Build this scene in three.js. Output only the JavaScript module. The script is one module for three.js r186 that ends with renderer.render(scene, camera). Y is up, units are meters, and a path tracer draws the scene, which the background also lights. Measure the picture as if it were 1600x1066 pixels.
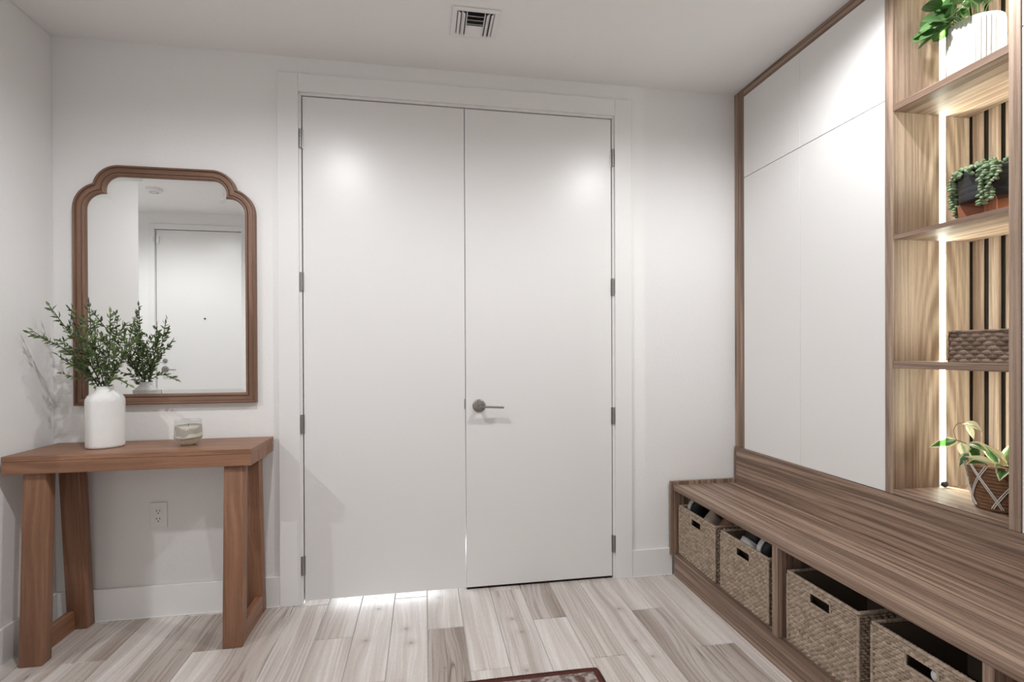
import * as THREE from 'three';
import { RoundedBoxGeometry } from 'three/addons/geometries/RoundedBoxGeometry.js';
import { mergeGeometries, mergeVertices, toCreasedNormals } from 'three/addons/utils/BufferGeometryUtils.js';
import { RectAreaLightUniformsLib } from 'three/addons/lights/RectAreaLightUniformsLib.js';
RectAreaLightUniformsLib.init();

// ---------------------------------------------------------------- camera, exposure
const scene = new THREE.Scene();
scene.background = new THREE.Color(0x000000);
const renderer = new THREE.WebGLRenderer({ antialias: true });
renderer.toneMapping = THREE.LinearToneMapping;
renderer.toneMappingExposure = 1.0;
renderer.shadowMap.enabled = true;
const camera = new THREE.PerspectiveCamera(2 * Math.atan(533 / 800) * 180 / Math.PI, 1600 / 1066, 0.05, 30);
{
  const yaw = 0.1696, pitch = -0.0039, roll = -0.0042;
  const fw = new THREE.Vector3(Math.sin(yaw) * Math.cos(pitch), Math.sin(pitch), -Math.cos(yaw) * Math.cos(pitch));
  const r = new THREE.Vector3(Math.cos(yaw), 0, Math.sin(yaw));
  const u = r.clone().cross(fw);
  const r2 = r.clone().multiplyScalar(Math.cos(roll)).addScaledVector(u, Math.sin(roll));
  const u2 = u.clone().multiplyScalar(Math.cos(roll)).addScaledVector(r, -Math.sin(roll));
  camera.quaternion.setFromRotationMatrix(new THREE.Matrix4().makeBasis(r2, u2, fw.clone().negate()));
  camera.position.set(1.6016, 1.1924, 2.5527);
  camera.setViewOffset(1600, 1066, 0, -18.8, 1600, 1066);   // a vertical shift lens
  camera.updateMatrixWorld();
}
// lamps: strengths and colours used by their builders below
const DOWN = { intensity: 4.25, color: new THREE.Color().setRGB(0.975, 0.99, 1.0), angle: 1.46, penumbra: 0.38 };
const LED = { intensity: 165, color: new THREE.Color().setRGB(0.93, 1.0, 0.84), glow: 6 };
const CLOSET = { intensity: 105, color: new THREE.Color().setRGB(0.88, 0.95, 1.0) };

// ---------------------------------------------------------------- helpers
let seed = 7;
const rnd = () => { seed = (seed * 1664525 + 1013904223) >>> 0; return seed / 4294967296; };
const rr = (a, b) => a + (b - a) * rnd();
const V = (x, y, z) => new THREE.Vector3(x, y, z);
const taken = {};
function numbered(name) { const n = taken[name] = (taken[name] ?? -1) + 1; return n ? `${name}_${String(n).padStart(3, '0')}` : name; }
function thing(name, label, category, pos = [0, 0, 0], extra = {}) {
  const g = new THREE.Group(); g.name = numbered(name); g.position.set(...pos); g.userData = { label, category, ...extra }; scene.add(g); return g;
}
function part(name, geo, mat, parent, label) {
  const m = new THREE.Mesh(geo, mat); m.name = name; m.castShadow = m.receiveShadow = true; if (label) m.userData.label = label; parent.add(m); return m;
}
function single(name, geo, mat, label, category, extra = {}) {
  const m = part(numbered(name), geo, mat, scene); m.userData = { label, category, ...extra }; return m;
}
const merge = (list) => mergeGeometries(list.map((g) => { const q = g.index ? g.toNonIndexed() : g; for (const k of Object.keys(q.attributes)) if (!['position', 'normal', 'uv', 'color'].includes(k)) q.deleteAttribute(k); return q; }));
// metre UVs by the dominant normal; grain = axis that u follows
function boxUV(geo, grain = 'x', ou = 0, ov = 0) {
  const g = geo.index ? geo.toNonIndexed() : geo; const p = g.attributes.position; const uv = new Float32Array(p.count * 2);
  const a = V(0, 0, 0), b = V(0, 0, 0), c = V(0, 0, 0); const gi = 'xyz'.indexOf(grain);
  for (let i = 0; i < p.count; i += 3) {
    a.fromBufferAttribute(p, i); b.fromBufferAttribute(p, i + 1); c.fromBufferAttribute(p, i + 2);
    const n = b.clone().sub(a).cross(c.clone().sub(a)); const abs = [Math.abs(n.x), Math.abs(n.y), Math.abs(n.z)];
    const ni = abs.indexOf(Math.max(...abs)); const others = [0, 1, 2].filter((k) => k !== ni);
    const ui = ni === gi ? others[0] : gi; const vi = others.find((k) => k !== ui);
    [a, b, c].forEach((q, k) => { const w = [q.x, q.y, q.z]; uv[(i + k) * 2] = w[ui] * (ni === gi ? 0.15 : 1) + ou; uv[(i + k) * 2 + 1] = w[vi] + ov; });
  }
  g.setAttribute('uv', new THREE.BufferAttribute(uv, 2)); return g;
}
// a box from corner to corner with rounded edges
function bx(x0, x1, y0, y1, z0, z1, { r = 0.0015, grain = 'x', o = null, seg = 1 } = {}) {
  const w = x1 - x0, h = y1 - y0, d = z1 - z0; r = Math.min(r, w / 2.2, h / 2.2, d / 2.2);
  const g = r > 0 ? new RoundedBoxGeometry(w, h, d, seg, r) : new THREE.BoxGeometry(w, h, d);
  g.translate((x0 + x1) / 2, (y0 + y1) / 2, (z0 + z1) / 2);
  return boxUV(g, grain, o === null ? rr(0, 3) : o, o === null ? rr(0, 3) : o);
}
function cyl(r0, r1, h, n = 24, axis = 'y') { const g = new THREE.CylinderGeometry(r1, r0, h, n); if (axis === 'x') g.rotateZ(-Math.PI / 2); if (axis === 'z') g.rotateX(Math.PI / 2); return g; }
const lathe = (pts, n = 48) => new THREE.LatheGeometry(pts.map(([x, y]) => new THREE.Vector2(x, y)), n);
const tube = (pts, r, n = 12, k = 6) => new THREE.TubeGeometry(new THREE.CatmullRomCurve3(pts), n, r, k, false);

// noise
function hash(x, y, s) { let h = (x * 374761393 + y * 668265263 + s * 1274126177) | 0; h = Math.imul(h ^ (h >>> 13), 1274126177); return ((h ^ (h >>> 16)) >>> 0) / 4294967296; }
function vnoise(x, y, s = 0, px = 0, py = 0) {
  const xi = Math.floor(x), yi = Math.floor(y), fx = x - xi, fy = y - yi; const u = fx * fx * (3 - 2 * fx), v = fy * fy * (3 - 2 * fy);
  const w = (k, p) => p ? ((k % p) + p) % p : k;
  const a = hash(w(xi, px), w(yi, py), s), b = hash(w(xi + 1, px), w(yi, py), s), c = hash(w(xi, px), w(yi + 1, py), s), d = hash(w(xi + 1, px), w(yi + 1, py), s);
  return a + (b - a) * u + (c - a) * v + (a - b - c + d) * u * v;
}
function fbm(x, y, s, oct, px = 0, py = 0) { let t = 0, a = 0.5; for (let i = 0; i < oct; i++) { t += a * vnoise(x, y, s + i * 17, px, py); x *= 2; y *= 2; px *= 2; py *= 2; a *= 0.5; } return t / (1 - Math.pow(0.5, oct)); }
const clamp = (x) => Math.min(1, Math.max(0, x));
const sm = (a, b, x) => { const t = clamp((x - a) / (b - a)); return t * t * (3 - 2 * t); };
const mix3 = (a, b, t) => [a[0] + (b[0] - a[0]) * t, a[1] + (b[1] - a[1]) * t, a[2] + (b[2] - a[2]) * t];
function tex(w, h, fn, srgb = true, rep = [1, 1]) {
  const d = new Uint8Array(w * h * 4);
  for (let y = 0; y < h; y++) for (let x = 0; x < w; x++) { const c = fn((x + 0.5) / w, (y + 0.5) / h); const i = (y * w + x) * 4; d[i] = c[0]; d[i + 1] = c[1]; d[i + 2] = c[2]; d[i + 3] = 255; }
  const t = new THREE.DataTexture(d, w, h, THREE.RGBAFormat); t.magFilter = THREE.LinearFilter; t.minFilter = THREE.LinearMipmapLinearFilter; t.generateMipmaps = true; t.wrapS = t.wrapT = THREE.RepeatWrapping; t.repeat.set(...rep);
  if (srgb) t.colorSpace = THREE.SRGBColorSpace; t.needsUpdate = true; return t;
}
const M = (o) => new THREE.MeshStandardMaterial(o);
const P = (o) => new THREE.MeshPhysicalMaterial(o);

// ---------------------------------------------------------------- materials
// walnut laminate: long straight streaks along u (1.6 m tile) over v (0.4 m tile)
function streaks(u, v, s) {
  const w = (fbm(u * 3, v * 4, s + 50, 2, 3, 4) - 0.5) * 0.03;
  const vv = v + w;
  return 0.42 * fbm(u * 2, vv * 18, s, 3, 2, 18) + 0.38 * fbm(u * 3, vv * 54, s + 9, 2, 3, 54) + 0.2 * fbm(u * 8, vv * 140, s + 21, 2, 8, 140);
}
const walnut = tex(1024, 512, (u, v) => {
  const s = streaks(u, v, 3); const f = fbm(u * 60, v * 256, 77, 2, 60, 256);
  let c = mix3([112, 90, 76], [170, 145, 127], sm(0.30, 0.70, s)); c = mix3(c, [88, 69, 57], 0.42 * sm(0.60, 0.78, fbm(u * 3, v * 44, 31, 3, 3, 44)));
  return c.map((k) => k * (0.94 + 0.12 * f));
}, true, [1 / 1.6, 1 / 0.4]);
const walnutBump = tex(512, 512, (u, v) => { const k = 255 * fbm(u * 20, v * 200, 5, 2, 20, 200); return [k, k, k]; }, false, [1 / 0.8, 1 / 0.3]);
// walnut with arching (cathedral) figure for the niche side panel
const walnutArch = tex(768, 512, (u, v) => {
  const y = v - 0.5, w = (fbm(u * 3, v * 3, 8, 2, 3, 3) - 0.5) * 0.6;
  const ring = u * 5 + y * y * 26 + w * 1.6; const a = 0.5 + 0.5 * Math.sin(ring * 6.283);
  const s = 0.55 * streaks(u, v, 60) + 0.45 * (0.25 + 0.5 * a) * Math.exp(-y * y * 18) + 0.45 * 0.5 * (1 - Math.exp(-y * y * 18));
  return mix3([114, 92, 77], [174, 152, 134], sm(0.28, 0.68, s)).map((k) => k * (0.95 + 0.1 * fbm(u * 60, v * 220, 4, 2, 60, 220)));
}, true, [1 / 1.1, 1 / 0.33]);
const wood = M({ map: walnut, bumpMap: walnutBump, bumpScale: 0.0004, roughness: 0.5 });
const woodArch = M({ map: walnutArch, bumpMap: walnutBump, bumpScale: 0.0004, roughness: 0.5 });
// table and mirror frame: stained pine, warm brown
const pine = tex(1024, 512, (u, v) => {
  const w = (fbm(u * 4, v * 4, 91, 3, 4, 4) - 0.5) * 0.10; const vv = v + w;
  const s = 0.6 * fbm(u * 3, vv * 12, 40, 3, 3, 12) + 0.4 * fbm(u * 6, vv * 70, 45, 2, 6, 70);
  const g = Math.pow(0.5 + 0.5 * Math.sin((vv * 9 + fbm(u * 2, v * 5, 48, 2, 2, 5) * 1.5) * 6.283), 3);
  let c = mix3([132, 93, 69], [156, 114, 88], sm(0.3, 0.7, s)); c = mix3(c, [104, 71, 52], 0.16 * g);
  return c.map((k) => k * (0.96 + 0.08 * fbm(u * 80, v * 200, 14, 2, 80, 200)));
}, true, [1 / 1.2, 1 / 0.4]);
const tableWood = M({ map: pine, roughness: 0.42 });
const mirrorWood = M({ map: pine, roughness: 0.5, color: new THREE.Color().setRGB(0.74, 0.83, 0.95) });
const peel = tex(512, 512, (u, v) => { const k = 255 * fbm(u * 90, v * 90, 6, 3, 90, 90); return [k, k, k]; }, false, [1 / 0.9, 1 / 0.9]);
const wallPaint = M({ color: new THREE.Color().setRGB(0.86, 0.85, 0.84), roughness: 0.75, bumpMap: peel, bumpScale: 0.0005 });
const ceilPaint = M({ color: new THREE.Color().setRGB(0.88, 0.87, 0.86), roughness: 0.9, bumpMap: peel, bumpScale: 0.0006 });
const trimPaint = M({ color: new THREE.Color().setRGB(0.83, 0.82, 0.81), roughness: 0.42 });
const doorPaint = M({ color: new THREE.Color().setRGB(0.82, 0.81, 0.80), roughness: 0.31, bumpMap: peel, bumpScale: 0.00012 });
const cabinetWhite = M({ color: new THREE.Color().setRGB(0.84, 0.825, 0.81), roughness: 0.5 });
const steel = M({ color: new THREE.Color().setRGB(0.31, 0.295, 0.28), metalness: 1, roughness: 0.3 });
const hingeSteel = M({ color: new THREE.Color().setRGB(0.36, 0.35, 0.34), metalness: 1, roughness: 0.35 });
const white = M({ color: new THREE.Color().setRGB(0.85, 0.84, 0.83), roughness: 0.4 });
const black = M({ color: new THREE.Color().setRGB(0.012, 0.012, 0.012), roughness: 0.5 });
const felt = M({ color: new THREE.Color().setRGB(0.014, 0.011, 0.009), roughness: 1 });
const ductMetal = M({ color: new THREE.Color().setRGB(0.30, 0.30, 0.30), roughness: 0.6, metalness: 0.3 });
const grout = M({ color: new THREE.Color().setRGB(0.46, 0.44, 0.42), roughness: 0.95 });

// ---------------------------------------------------------------- room shell
const H = 2.5806, ZF = 3.05, XL = -1.62, XR = 3.64, DX0 = 1.038, DX1 = 2.568, DTOP = 2.40;
const S = { kind: 'structure' };
single('wall_back', merge([
  bx(-0.12, DX0 - 0.02, 0, H, -0.12, 0, { r: 0 }), bx(DX1 + 0.02, XR + 0.12, 0, H, -0.12, 0, { r: 0 }), bx(DX0 - 0.02, DX1 + 0.02, DTOP + 0.02, H, -0.12, 0, { r: 0 }),
]), wallPaint, 'white painted wall around the closet double doors', 'wall', S);
single('wall_left', bx(-0.12, 0, 0, H, 0, 0.71, { r: 0.003 }), wallPaint, 'short white wall beside the console table', 'wall', S);
single('wall_return', bx(XL - 0.12, -0.12, 0, H, 0.59, 0.71, { r: 0 }), wallPaint, 'white wall turning away toward the entry hall', 'wall', S);
single('wall_hall', bx(XL - 0.12, XL, 0, H, 0.71, ZF, { r: 0 }), wallPaint, 'white side wall of the entry hall', 'wall', S);
single('wall_front', merge([bx(XL - 0.12, -1.01, 0, H, ZF, ZF + 0.12, { r: 0 }), bx(-0.09, XR + 0.12, 0, H, ZF, ZF + 0.12, { r: 0 }), bx(-1.01, -0.09, 2.412, H, ZF, ZF + 0.12, { r: 0 }), bx(-1.01, -0.09, 0, 2.412, ZF + 0.07, ZF + 0.12, { r: 0 })]),
  wallPaint, 'white wall with the entry door seen in the mirror', 'wall', S);
single('wall_right', bx(XR, XR + 0.12, 0, H, 0, ZF, { r: 0 }), wallPaint, 'white wall behind the built-in cabinets', 'wall', S);
single('ceiling', merge([[XL - 0.12, XR + 0.12, -0.9, 0.309], [XL - 0.12, XR + 0.12, 0.467, ZF + 0.12], [XL - 0.12, 1.739, 0.309, 0.467], [1.897, XR + 0.12, 0.309, 0.467]].map(([a, b, c, d]) => bx(a, b, H, H + 0.1, c, d, { r: 0 }))), ceilPaint, 'flat white ceiling', 'ceiling', S);
// closet behind the double doors
single('wall_closet', merge([bx(0.6, 3.2, 0, H, -0.9, -0.78, { r: 0 }), bx(0.6, 0.72, 0, H, -0.78, -0.12, { r: 0 }), bx(3.08, 3.2, 0, H, -0.78, -0.12, { r: 0 }), bx(1.79, 1.84, 0, H, -0.78, -0.12, { r: 0 })]), wallPaint, 'closet walls behind the double doors', 'wall', S);

// floor: grout bed and one mesh for every plank
{
  const fl = single('floor', bx(XL - 0.12, XR + 0.12, -0.1, -0.0032, -0.9, ZF + 0.12, { r: 0 }), grout, 'floor of pale wood-look plank tiles', 'floor', S);
  const variants = [];
  for (let k = 0; k < 9; k++) {
    const dark = [0.15, 0.32, 0.22, 0.5, 0.12, 0.4, 0.26, 0.9, 0.75][k];
    variants.push(tex(640, 128, (u, v) => {
      const w = (fbm(u * 2.2, v * 1.5, 200 + k, 2) - 0.5) * (0.22 + 0.12 * (k % 3)); const vv = v + w;
      const s = 0.5 * fbm(u * 1.1, vv * 5, 210 + k, 2) + 0.3 * fbm(u * 2.5, vv * 16, 220 + k, 3) + 0.2 * fbm(u * 5, vv * 46, 225 + k, 2);
      const band = sm(0.47, 0.72, fbm(u * 0.9, vv * 3.6, 230 + k, 2));
      const vein = Math.pow(clamp(1 - Math.abs(fbm(u * 1.2, vv * 4, 240 + k, 2) - 0.5) * 30), 2) * sm(0.52, 0.64, fbm(u * 3, v * 1.6, 250 + k, 2));
      let c = mix3([235, 228, 225], [214, 205, 199], sm(0.32, 0.68, s)); c = mix3(c, [150, 134, 123], band * dark * (0.35 + 0.65 * sm(0.3, 0.7, s))); c = mix3(c, [160, 147, 138], dark * (0.35 + 0.3 * dark));
      c = mix3(c, [112, 96, 85], 0.4 * dark * sm(0.55, 0.7, fbm(u * 2, vv * 22, 245 + k, 2)));
      c = mix3(c, [92, 76, 64], 0.75 * vein * sm(0.25, 0.7, dark + 0.15));
      if (k % 3 === 1) { for (const [kx, ky] of [[0.3, 0.4], [0.42, 0.55], [0.7, 0.35]]) { const d = Math.hypot((u - kx) * 6, v - ky); c = mix3(c, [112, 98, 90], 0.6 * Math.exp(-d * d * 500)); c = mix3(c, [170, 158, 150], 0.4 * Math.exp(-d * d * 40)); } }
      return c.map((q) => q * (0.97 + 0.06 * fbm(u * 90, v * 60, 260 + k, 2)));
    }));
  }
  const bump = tex(256, 256, (u, v) => { const q = 255 * fbm(u * 8, v * 60, 12, 3, 8, 60); return [q, q, q]; }, false, [1, 1]);
  const mats = variants.map((t) => M({ map: t, roughness: 0.34, bumpMap: bump, bumpScale: 0.0004 }));
  // plank: bevelled top, sunk joints; u runs along the plank (z)
  function plank(x0, x1, z0, z1, flip) {
    const b = 0.0018, T = 0, B = -0.0032; const pos = [], uv = [];
    const q = (a, bb, c, d) => { for (const p of [a, bb, c, a, c, d]) { pos.push(...p); let uu = (p[2] - z0) / 0.93, vv = (p[0] - x0) / 0.154; if (flip) { uu = 1 - uu; vv = 1 - vv; } uv.push(uu, vv); } };
    const t = [[x0 + b, T, z0 + b], [x0 + b, T, z1 - b], [x1 - b, T, z1 - b], [x1 - b, T, z0 + b]], l = [[x0, B, z0], [x0, B, z1], [x1, B, z1], [x1, B, z0]];
    q(t[0], t[1], t[2], t[3]); for (let i = 0; i < 4; i++) { const j = (i + 1) % 4; q(l[i], l[j], t[j], t[i]); }
    const g = new THREE.BufferGeometry(); g.setAttribute('position', new THREE.Float32BufferAttribute(pos, 3)); g.setAttribute('uv', new THREE.Float32BufferAttribute(uv, 2)); g.computeVertexNormals(); return g;
  }
  const J = 0.0026, pitch = 0.154, L = 0.93;
  // tone of planks that stand out, by column and order from the doors
  const pick = { '-10,1': 5, '-9,0': 8, '-9,1': 5, '-8,0': 2, '-8,1': 6, '-7,1': 7, '-6,0': 7, '-6,1': 4, '-5,0': 8, '-5,1': 5, '-4,1': 3, '-3,0': 5, '-3,1': 2, '-2,0': 4, '-1,1': 4, '0,0': 4, '0,1': 7, '1,0': 0, '1,1': 0, '2,1': 1, '3,0': 8, '3,1': 0, '4,0': 3, '4,1': 3, '5,1': 1, '6,0': 2, '6,1': 8, '7,0': 6, '7,1': 7, '8,1': 2 };
  for (let k = -21; k <= 13; k++) {
    const x0 = 1.61 + k * pitch; if (x0 + pitch < XL || x0 > XR) continue;
    const m = ((k % 3) + 3) % 3; let z = [0.333, 0.652, 0.030][m] - L; if (z > -0.9 + L) z -= L; let n = m === 2 ? 0 : 0;
    if (m === 2) { z = 0.03 - L; }
    for (; z < ZF; z += L, n++) {
      const key = `${k},${n}`; const id = key in pick ? pick[key] : Math.floor(hash(k + 40, n, 5) * 7);
      const za = Math.max(z + J / 2, -0.88), zb = Math.min(z + L - J / 2, ZF); if (zb - za < 0.02) continue;
      part('plank', plank(x0 + J / 2, x0 + pitch - J / 2, za, zb, hash(k, n + 9, 3) > 0.5), mats[id], fl);
    }
  }
}
// baseboards
function baseboard(name, boxes, label) { single(name, merge(boxes), trimPaint, label, 'baseboard', S); }
baseboard('baseboard_back', [bx(0.013, 0.931, 0, 0.141, 0, 0.013, { r: 0.003 }), bx(0.016, 0.931, 0, 0.0035, 0.013, 0.0175, { r: 0.001 })], 'white baseboard under the console table');
baseboard('baseboard_right', [bx(2.672, 2.8985, 0, 0.141, 0, 0.013, { r: 0.003 }), bx(2.672, 2.898, 0, 0.0035, 0.013, 0.0175, { r: 0.001 })], 'white baseboard between the closet doors and bench');
baseboard('baseboard_left', [bx(0, 0.013, 0, 0.141, 0, 0.712, { r: 0.003 }), bx(0.013, 0.0175, 0, 0.0035, 0.016, 0.712, { r: 0.001 })], 'white baseboard along the short wall beside the console table');
baseboard('baseboard_front', [bx(-0.04, 2.85, 0, 0.141, ZF - 0.013, ZF, { r: 0.003 }), bx(XL, -1.06, 0, 0.141, ZF - 0.013, ZF, { r: 0.003 })], 'white baseboard beside the entry door');
// casing of the double doors
{
  const t = thing('trim_1', 'wide flat white casing framing the closet double doors', 'door frame', [0, 0, 0], S);
  part('side_board', bx(0.9315, DX0 - 0.014, 0, 2.4985, 0, 0.018, { r: 0.002 }), trimPaint, t);
  part('side_board', bx(DX1 + 0.014, 2.6715, 0, 2.4985, 0, 0.018, { r: 0.002 }), trimPaint, t);
  part('head_board', bx(DX0 - 0.014, DX1 + 0.014, DTOP + 0.014, 2.4985, 0, 0.018, { r: 0.002 }), trimPaint, t);
  part('jamb', bx(DX0 - 0.02, DX0 - 0.003, 0, DTOP + 0.003, -0.12, 0.006, { r: 0.001 }), trimPaint, t);
  part('jamb', bx(DX1 + 0.003, DX1 + 0.02, 0, DTOP + 0.003, -0.12, 0.006, { r: 0.001 }), trimPaint, t);
  part('head_jamb', bx(DX0 - 0.02, DX1 + 0.02, DTOP + 0.003, DTOP + 0.02, -0.12, 0.006, { r: 0.001 }), trimPaint, t);
  part('door_stop', merge([bx(DX0 - 0.003, DX0 + 0.012, 0, DTOP, -0.075, -0.045, { r: 0.001 }), bx(DX1 - 0.012, DX1 + 0.003, 0, DTOP, -0.075, -0.045, { r: 0.001 }), bx(DX0, DX1, DTOP - 0.012, DTOP + 0.003, -0.075, -0.045, { r: 0.001 })]), trimPaint, t);
}
function lever(parent, x, y, z, dir, face, deadbolt) {   // face = +1: stands off toward +z
  const h = new THREE.Group(); h.name = 'lever_handle'; h.position.set(x, y, z); parent.add(h);
  const rose = lathe([[0, 0.012], [0.027, 0.011], [0.032, 0.006], [0.0325, 0]], 40); rose.rotateX(Math.PI / 2 * face); part('rose', rose, steel, h);
  const neck = cyl(0.0105, 0.0105, 0.050, 20, 'z'); neck.translate(0, 0, 0.032 * face); part('neck', neck, steel, h);
  const bar = new RoundedBoxGeometry(0.122, 0.0095, 0.020, 3, 0.0042); bar.rotateZ(-0.05 * dir); bar.translate(0.057 * dir, -0.002, 0.056 * face); part('lever', bar, steel, h);
  if (deadbolt) { const d = lathe([[0, 0.016], [0.018, 0.015], [0.021, 0.008], [0.0215, 0]], 32); d.rotateX(Math.PI / 2 * face); d.translate(0, 0.085, 0); part('deadbolt_rose', d, steel, h); }
}
function hinge(parent, x, y, side) {
  const g = new THREE.Group(); g.name = 'hinge'; g.position.set(x, y, 0); parent.add(g);
  const b = []; for (let i = 0; i < 5; i++) { const c = cyl(0.0062, 0.0062, 0.0172, 14); c.translate(0, -0.0356 + i * 0.0178, 0.009); b.push(c); }
  part('barrel', merge(b), hingeSteel, g);
  part('hinge_plate', bx(-0.0105, 0.0105, -0.0445, 0.0445, 0.0008, 0.0032, { r: 0.0004 }), hingeSteel, g);
}
const HY = [2.197, 1.524, 0.852, 0.182];
{
  const a = thing('door_1', 'white flush closet door leaf nearer the mirror, without handle', 'door', [0, 0, 0], S);
  part('leaf', bx(DX0 + 0.001, 1.8015, 0.0125, DTOP - 0.001, -0.042, 0, { r: 0.0015 }), doorPaint, a);
  for (const y of HY) hinge(a, DX0 - 0.006, y, -1);
  const strike = bx(1.7965, 1.8008, 0.905, 0.955, -0.022, 0.0008, { r: 0.0003 }); part('strike_plate', strike, steel, a);
  const b = thing('door_2', 'white flush closet door leaf with the lever handle', 'door', [0, 0, 0], S);
  part('leaf', bx(1.8045, DX1 - 0.001, 0.0125, DTOP - 0.001, -0.042, 0, { r: 0.0015 }), doorPaint, b);
  for (const y of HY) hinge(b, DX1 + 0.006, y, 1);
  part('door_sweep', bx(1.806, DX1 - 0.003, 0.001, 0.0125, -0.036, -0.006, { r: 0.0005 }), felt, b, 'dark rubber door sweep');
  lever(b, 1.870, 0.919, 0, 1, 1, false);
}
{ // entry door behind the camera, seen in the mirror
  const t = thing('trim_2', 'narrow white casing around the entry door in the mirror', 'door frame', [0, 0, 0], S);
  part('side_board', bx(-1.062, -1.012, 0, 2.462, ZF - 0.016, ZF, { r: 0.002 }), trimPaint, t);
  part('side_board', bx(-0.088, -0.038, 0, 2.462, ZF - 0.016, ZF, { r: 0.002 }), trimPaint, t);
  part('head_board', bx(-1.012, -0.088, 2.414, 2.462, ZF - 0.016, ZF, { r: 0.002 }), trimPaint, t);
  const d = thing('door_3', 'white flush entry door reflected in the mirror', 'door', [0, 0, 0], S);
  part('leaf', bx(-1.004, -0.096, 0.012, 2.406, ZF + 0.006, ZF + 0.05, { r: 0.0015 }), doorPaint, d);
  lever(d, -0.93, 1.026, ZF + 0.006, 1, -1, true);
  const ph = cyl(0.008, 0.008, 0.008, 18, 'z'); ph.translate(-0.565, 1.53, ZF + 0.003); part('peephole', ph, black, d);
  part('contact_sensor', merge([bx(-1.0, -0.975, 2.27, 2.34, ZF - 0.008, ZF + 0.006, { r: 0.003 }), bx(-1.04, -1.018, 2.285, 2.325, ZF - 0.028, ZF - 0.016, { r: 0.003 })]), white, d);
}
{ // outlet
  const t = thing('wall_outlet', 'white duplex wall outlet under the console table', 'outlet', [0.4145, 0.457, 0]);
  part('cover_plate', bx(-0.035, 0.035, -0.058, 0.058, 0.0002, 0.0062, { r: 0.0025, seg: 2 }), white, t);
  const insert = part('socket_insert', bx(-0.0168, 0.0168, -0.0335, 0.0335, 0.0066, 0.0082, { r: 0.001 }), white, t);
  for (const cy of [0.0185, -0.0175]) {
    for (const [sx, hh] of [[-0.0064, 0.0045], [0.0064, 0.0038]]) part('slot', bx(sx - 0.0014, sx + 0.0014, cy + 0.003 - hh, cy + 0.003 + hh, 0.0076, 0.0086, { r: 0 }), black, insert);
    const g = cyl(0.0027, 0.0027, 0.001, 14, 'z'); g.translate(0, cy - 0.0085, 0.0081); part('slot', g, black, insert);
  }
}

// ---------------------------------------------------------------- recessed ceiling lamps
function downlight(x, z, label, k = 1) {
  const t = thing('recessed_downlight', label, 'ceiling light', [x, H, z], { group: 'recessed ceiling lights' });
  part('trim_ring', lathe([[0.040, -0.0005], [0.043, -0.004], [0.058, -0.004], [0.062, -0.0005]], 40), white, t);
  const lensMat = M({ color: 0xffffff, emissive: DOWN.color, emissiveIntensity: 6, roughness: 0.5 });
  const lens = cyl(0.040, 0.040, 0.0012, 40); lens.translate(0, -0.0011, 0); part('lens', lens, lensMat, t);
  const s = new THREE.SpotLight(DOWN.color, DOWN.intensity * k, 0, DOWN.angle, DOWN.penumbra, 2); s.position.set(0, -0.045, 0); s.target.position.set(0, -1, 0); s.castShadow = true; s.shadow.radius = 1.3; t.add(s, s.target);
}
downlight(1.05, 1.27, 'round ceiling light shining on the door leaf nearer the mirror');
downlight(2.85, 1.23, 'round ceiling light shining on the cabinets and lever door');
downlight(-0.70, 1.96, 'round ceiling light in the entry hall, bright dot at mirror top');
{ const t = thing('smoke_detector', 'round white ceiling disc seen at the top of the mirror', 'smoke detector', [-0.65, H, 2.27]);
  part('housing', lathe([[0, -0.03], [0.045, -0.03], [0.058, -0.018], [0.062, -0.0005]], 40), white, t); part('grille', lathe([[0.030, -0.0305], [0.030, -0.0325], [0.033, -0.0325], [0.033, -0.0305]], 40), steel, t); }
{ // lamp strip on the closet floor whose light comes through under the door leaf
  const t = thing('closet_light_bar', 'bright white light bar behind the gap under the door leaf nearer the mirror', 'light', [1.38, 0.0002, -0.50]);
  part('housing', bx(-0.32, 0.32, 0, 0.075, -0.03, 0, { r: 0.002 }), white, t);
  part('diffuser', bx(-0.31, 0.31, 0.004, 0.071, 0.0003, 0.003, { r: 0.0005 }), M({ color: 0xffffff, emissive: CLOSET.color, emissiveIntensity: 8 }), t);
  const l = new THREE.RectAreaLight(CLOSET.color, CLOSET.intensity, 0.6, 0.065); l.position.set(0, 0.0375, 0.0045); l.rotation.set(0, Math.PI, 0); t.add(l);
}
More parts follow.
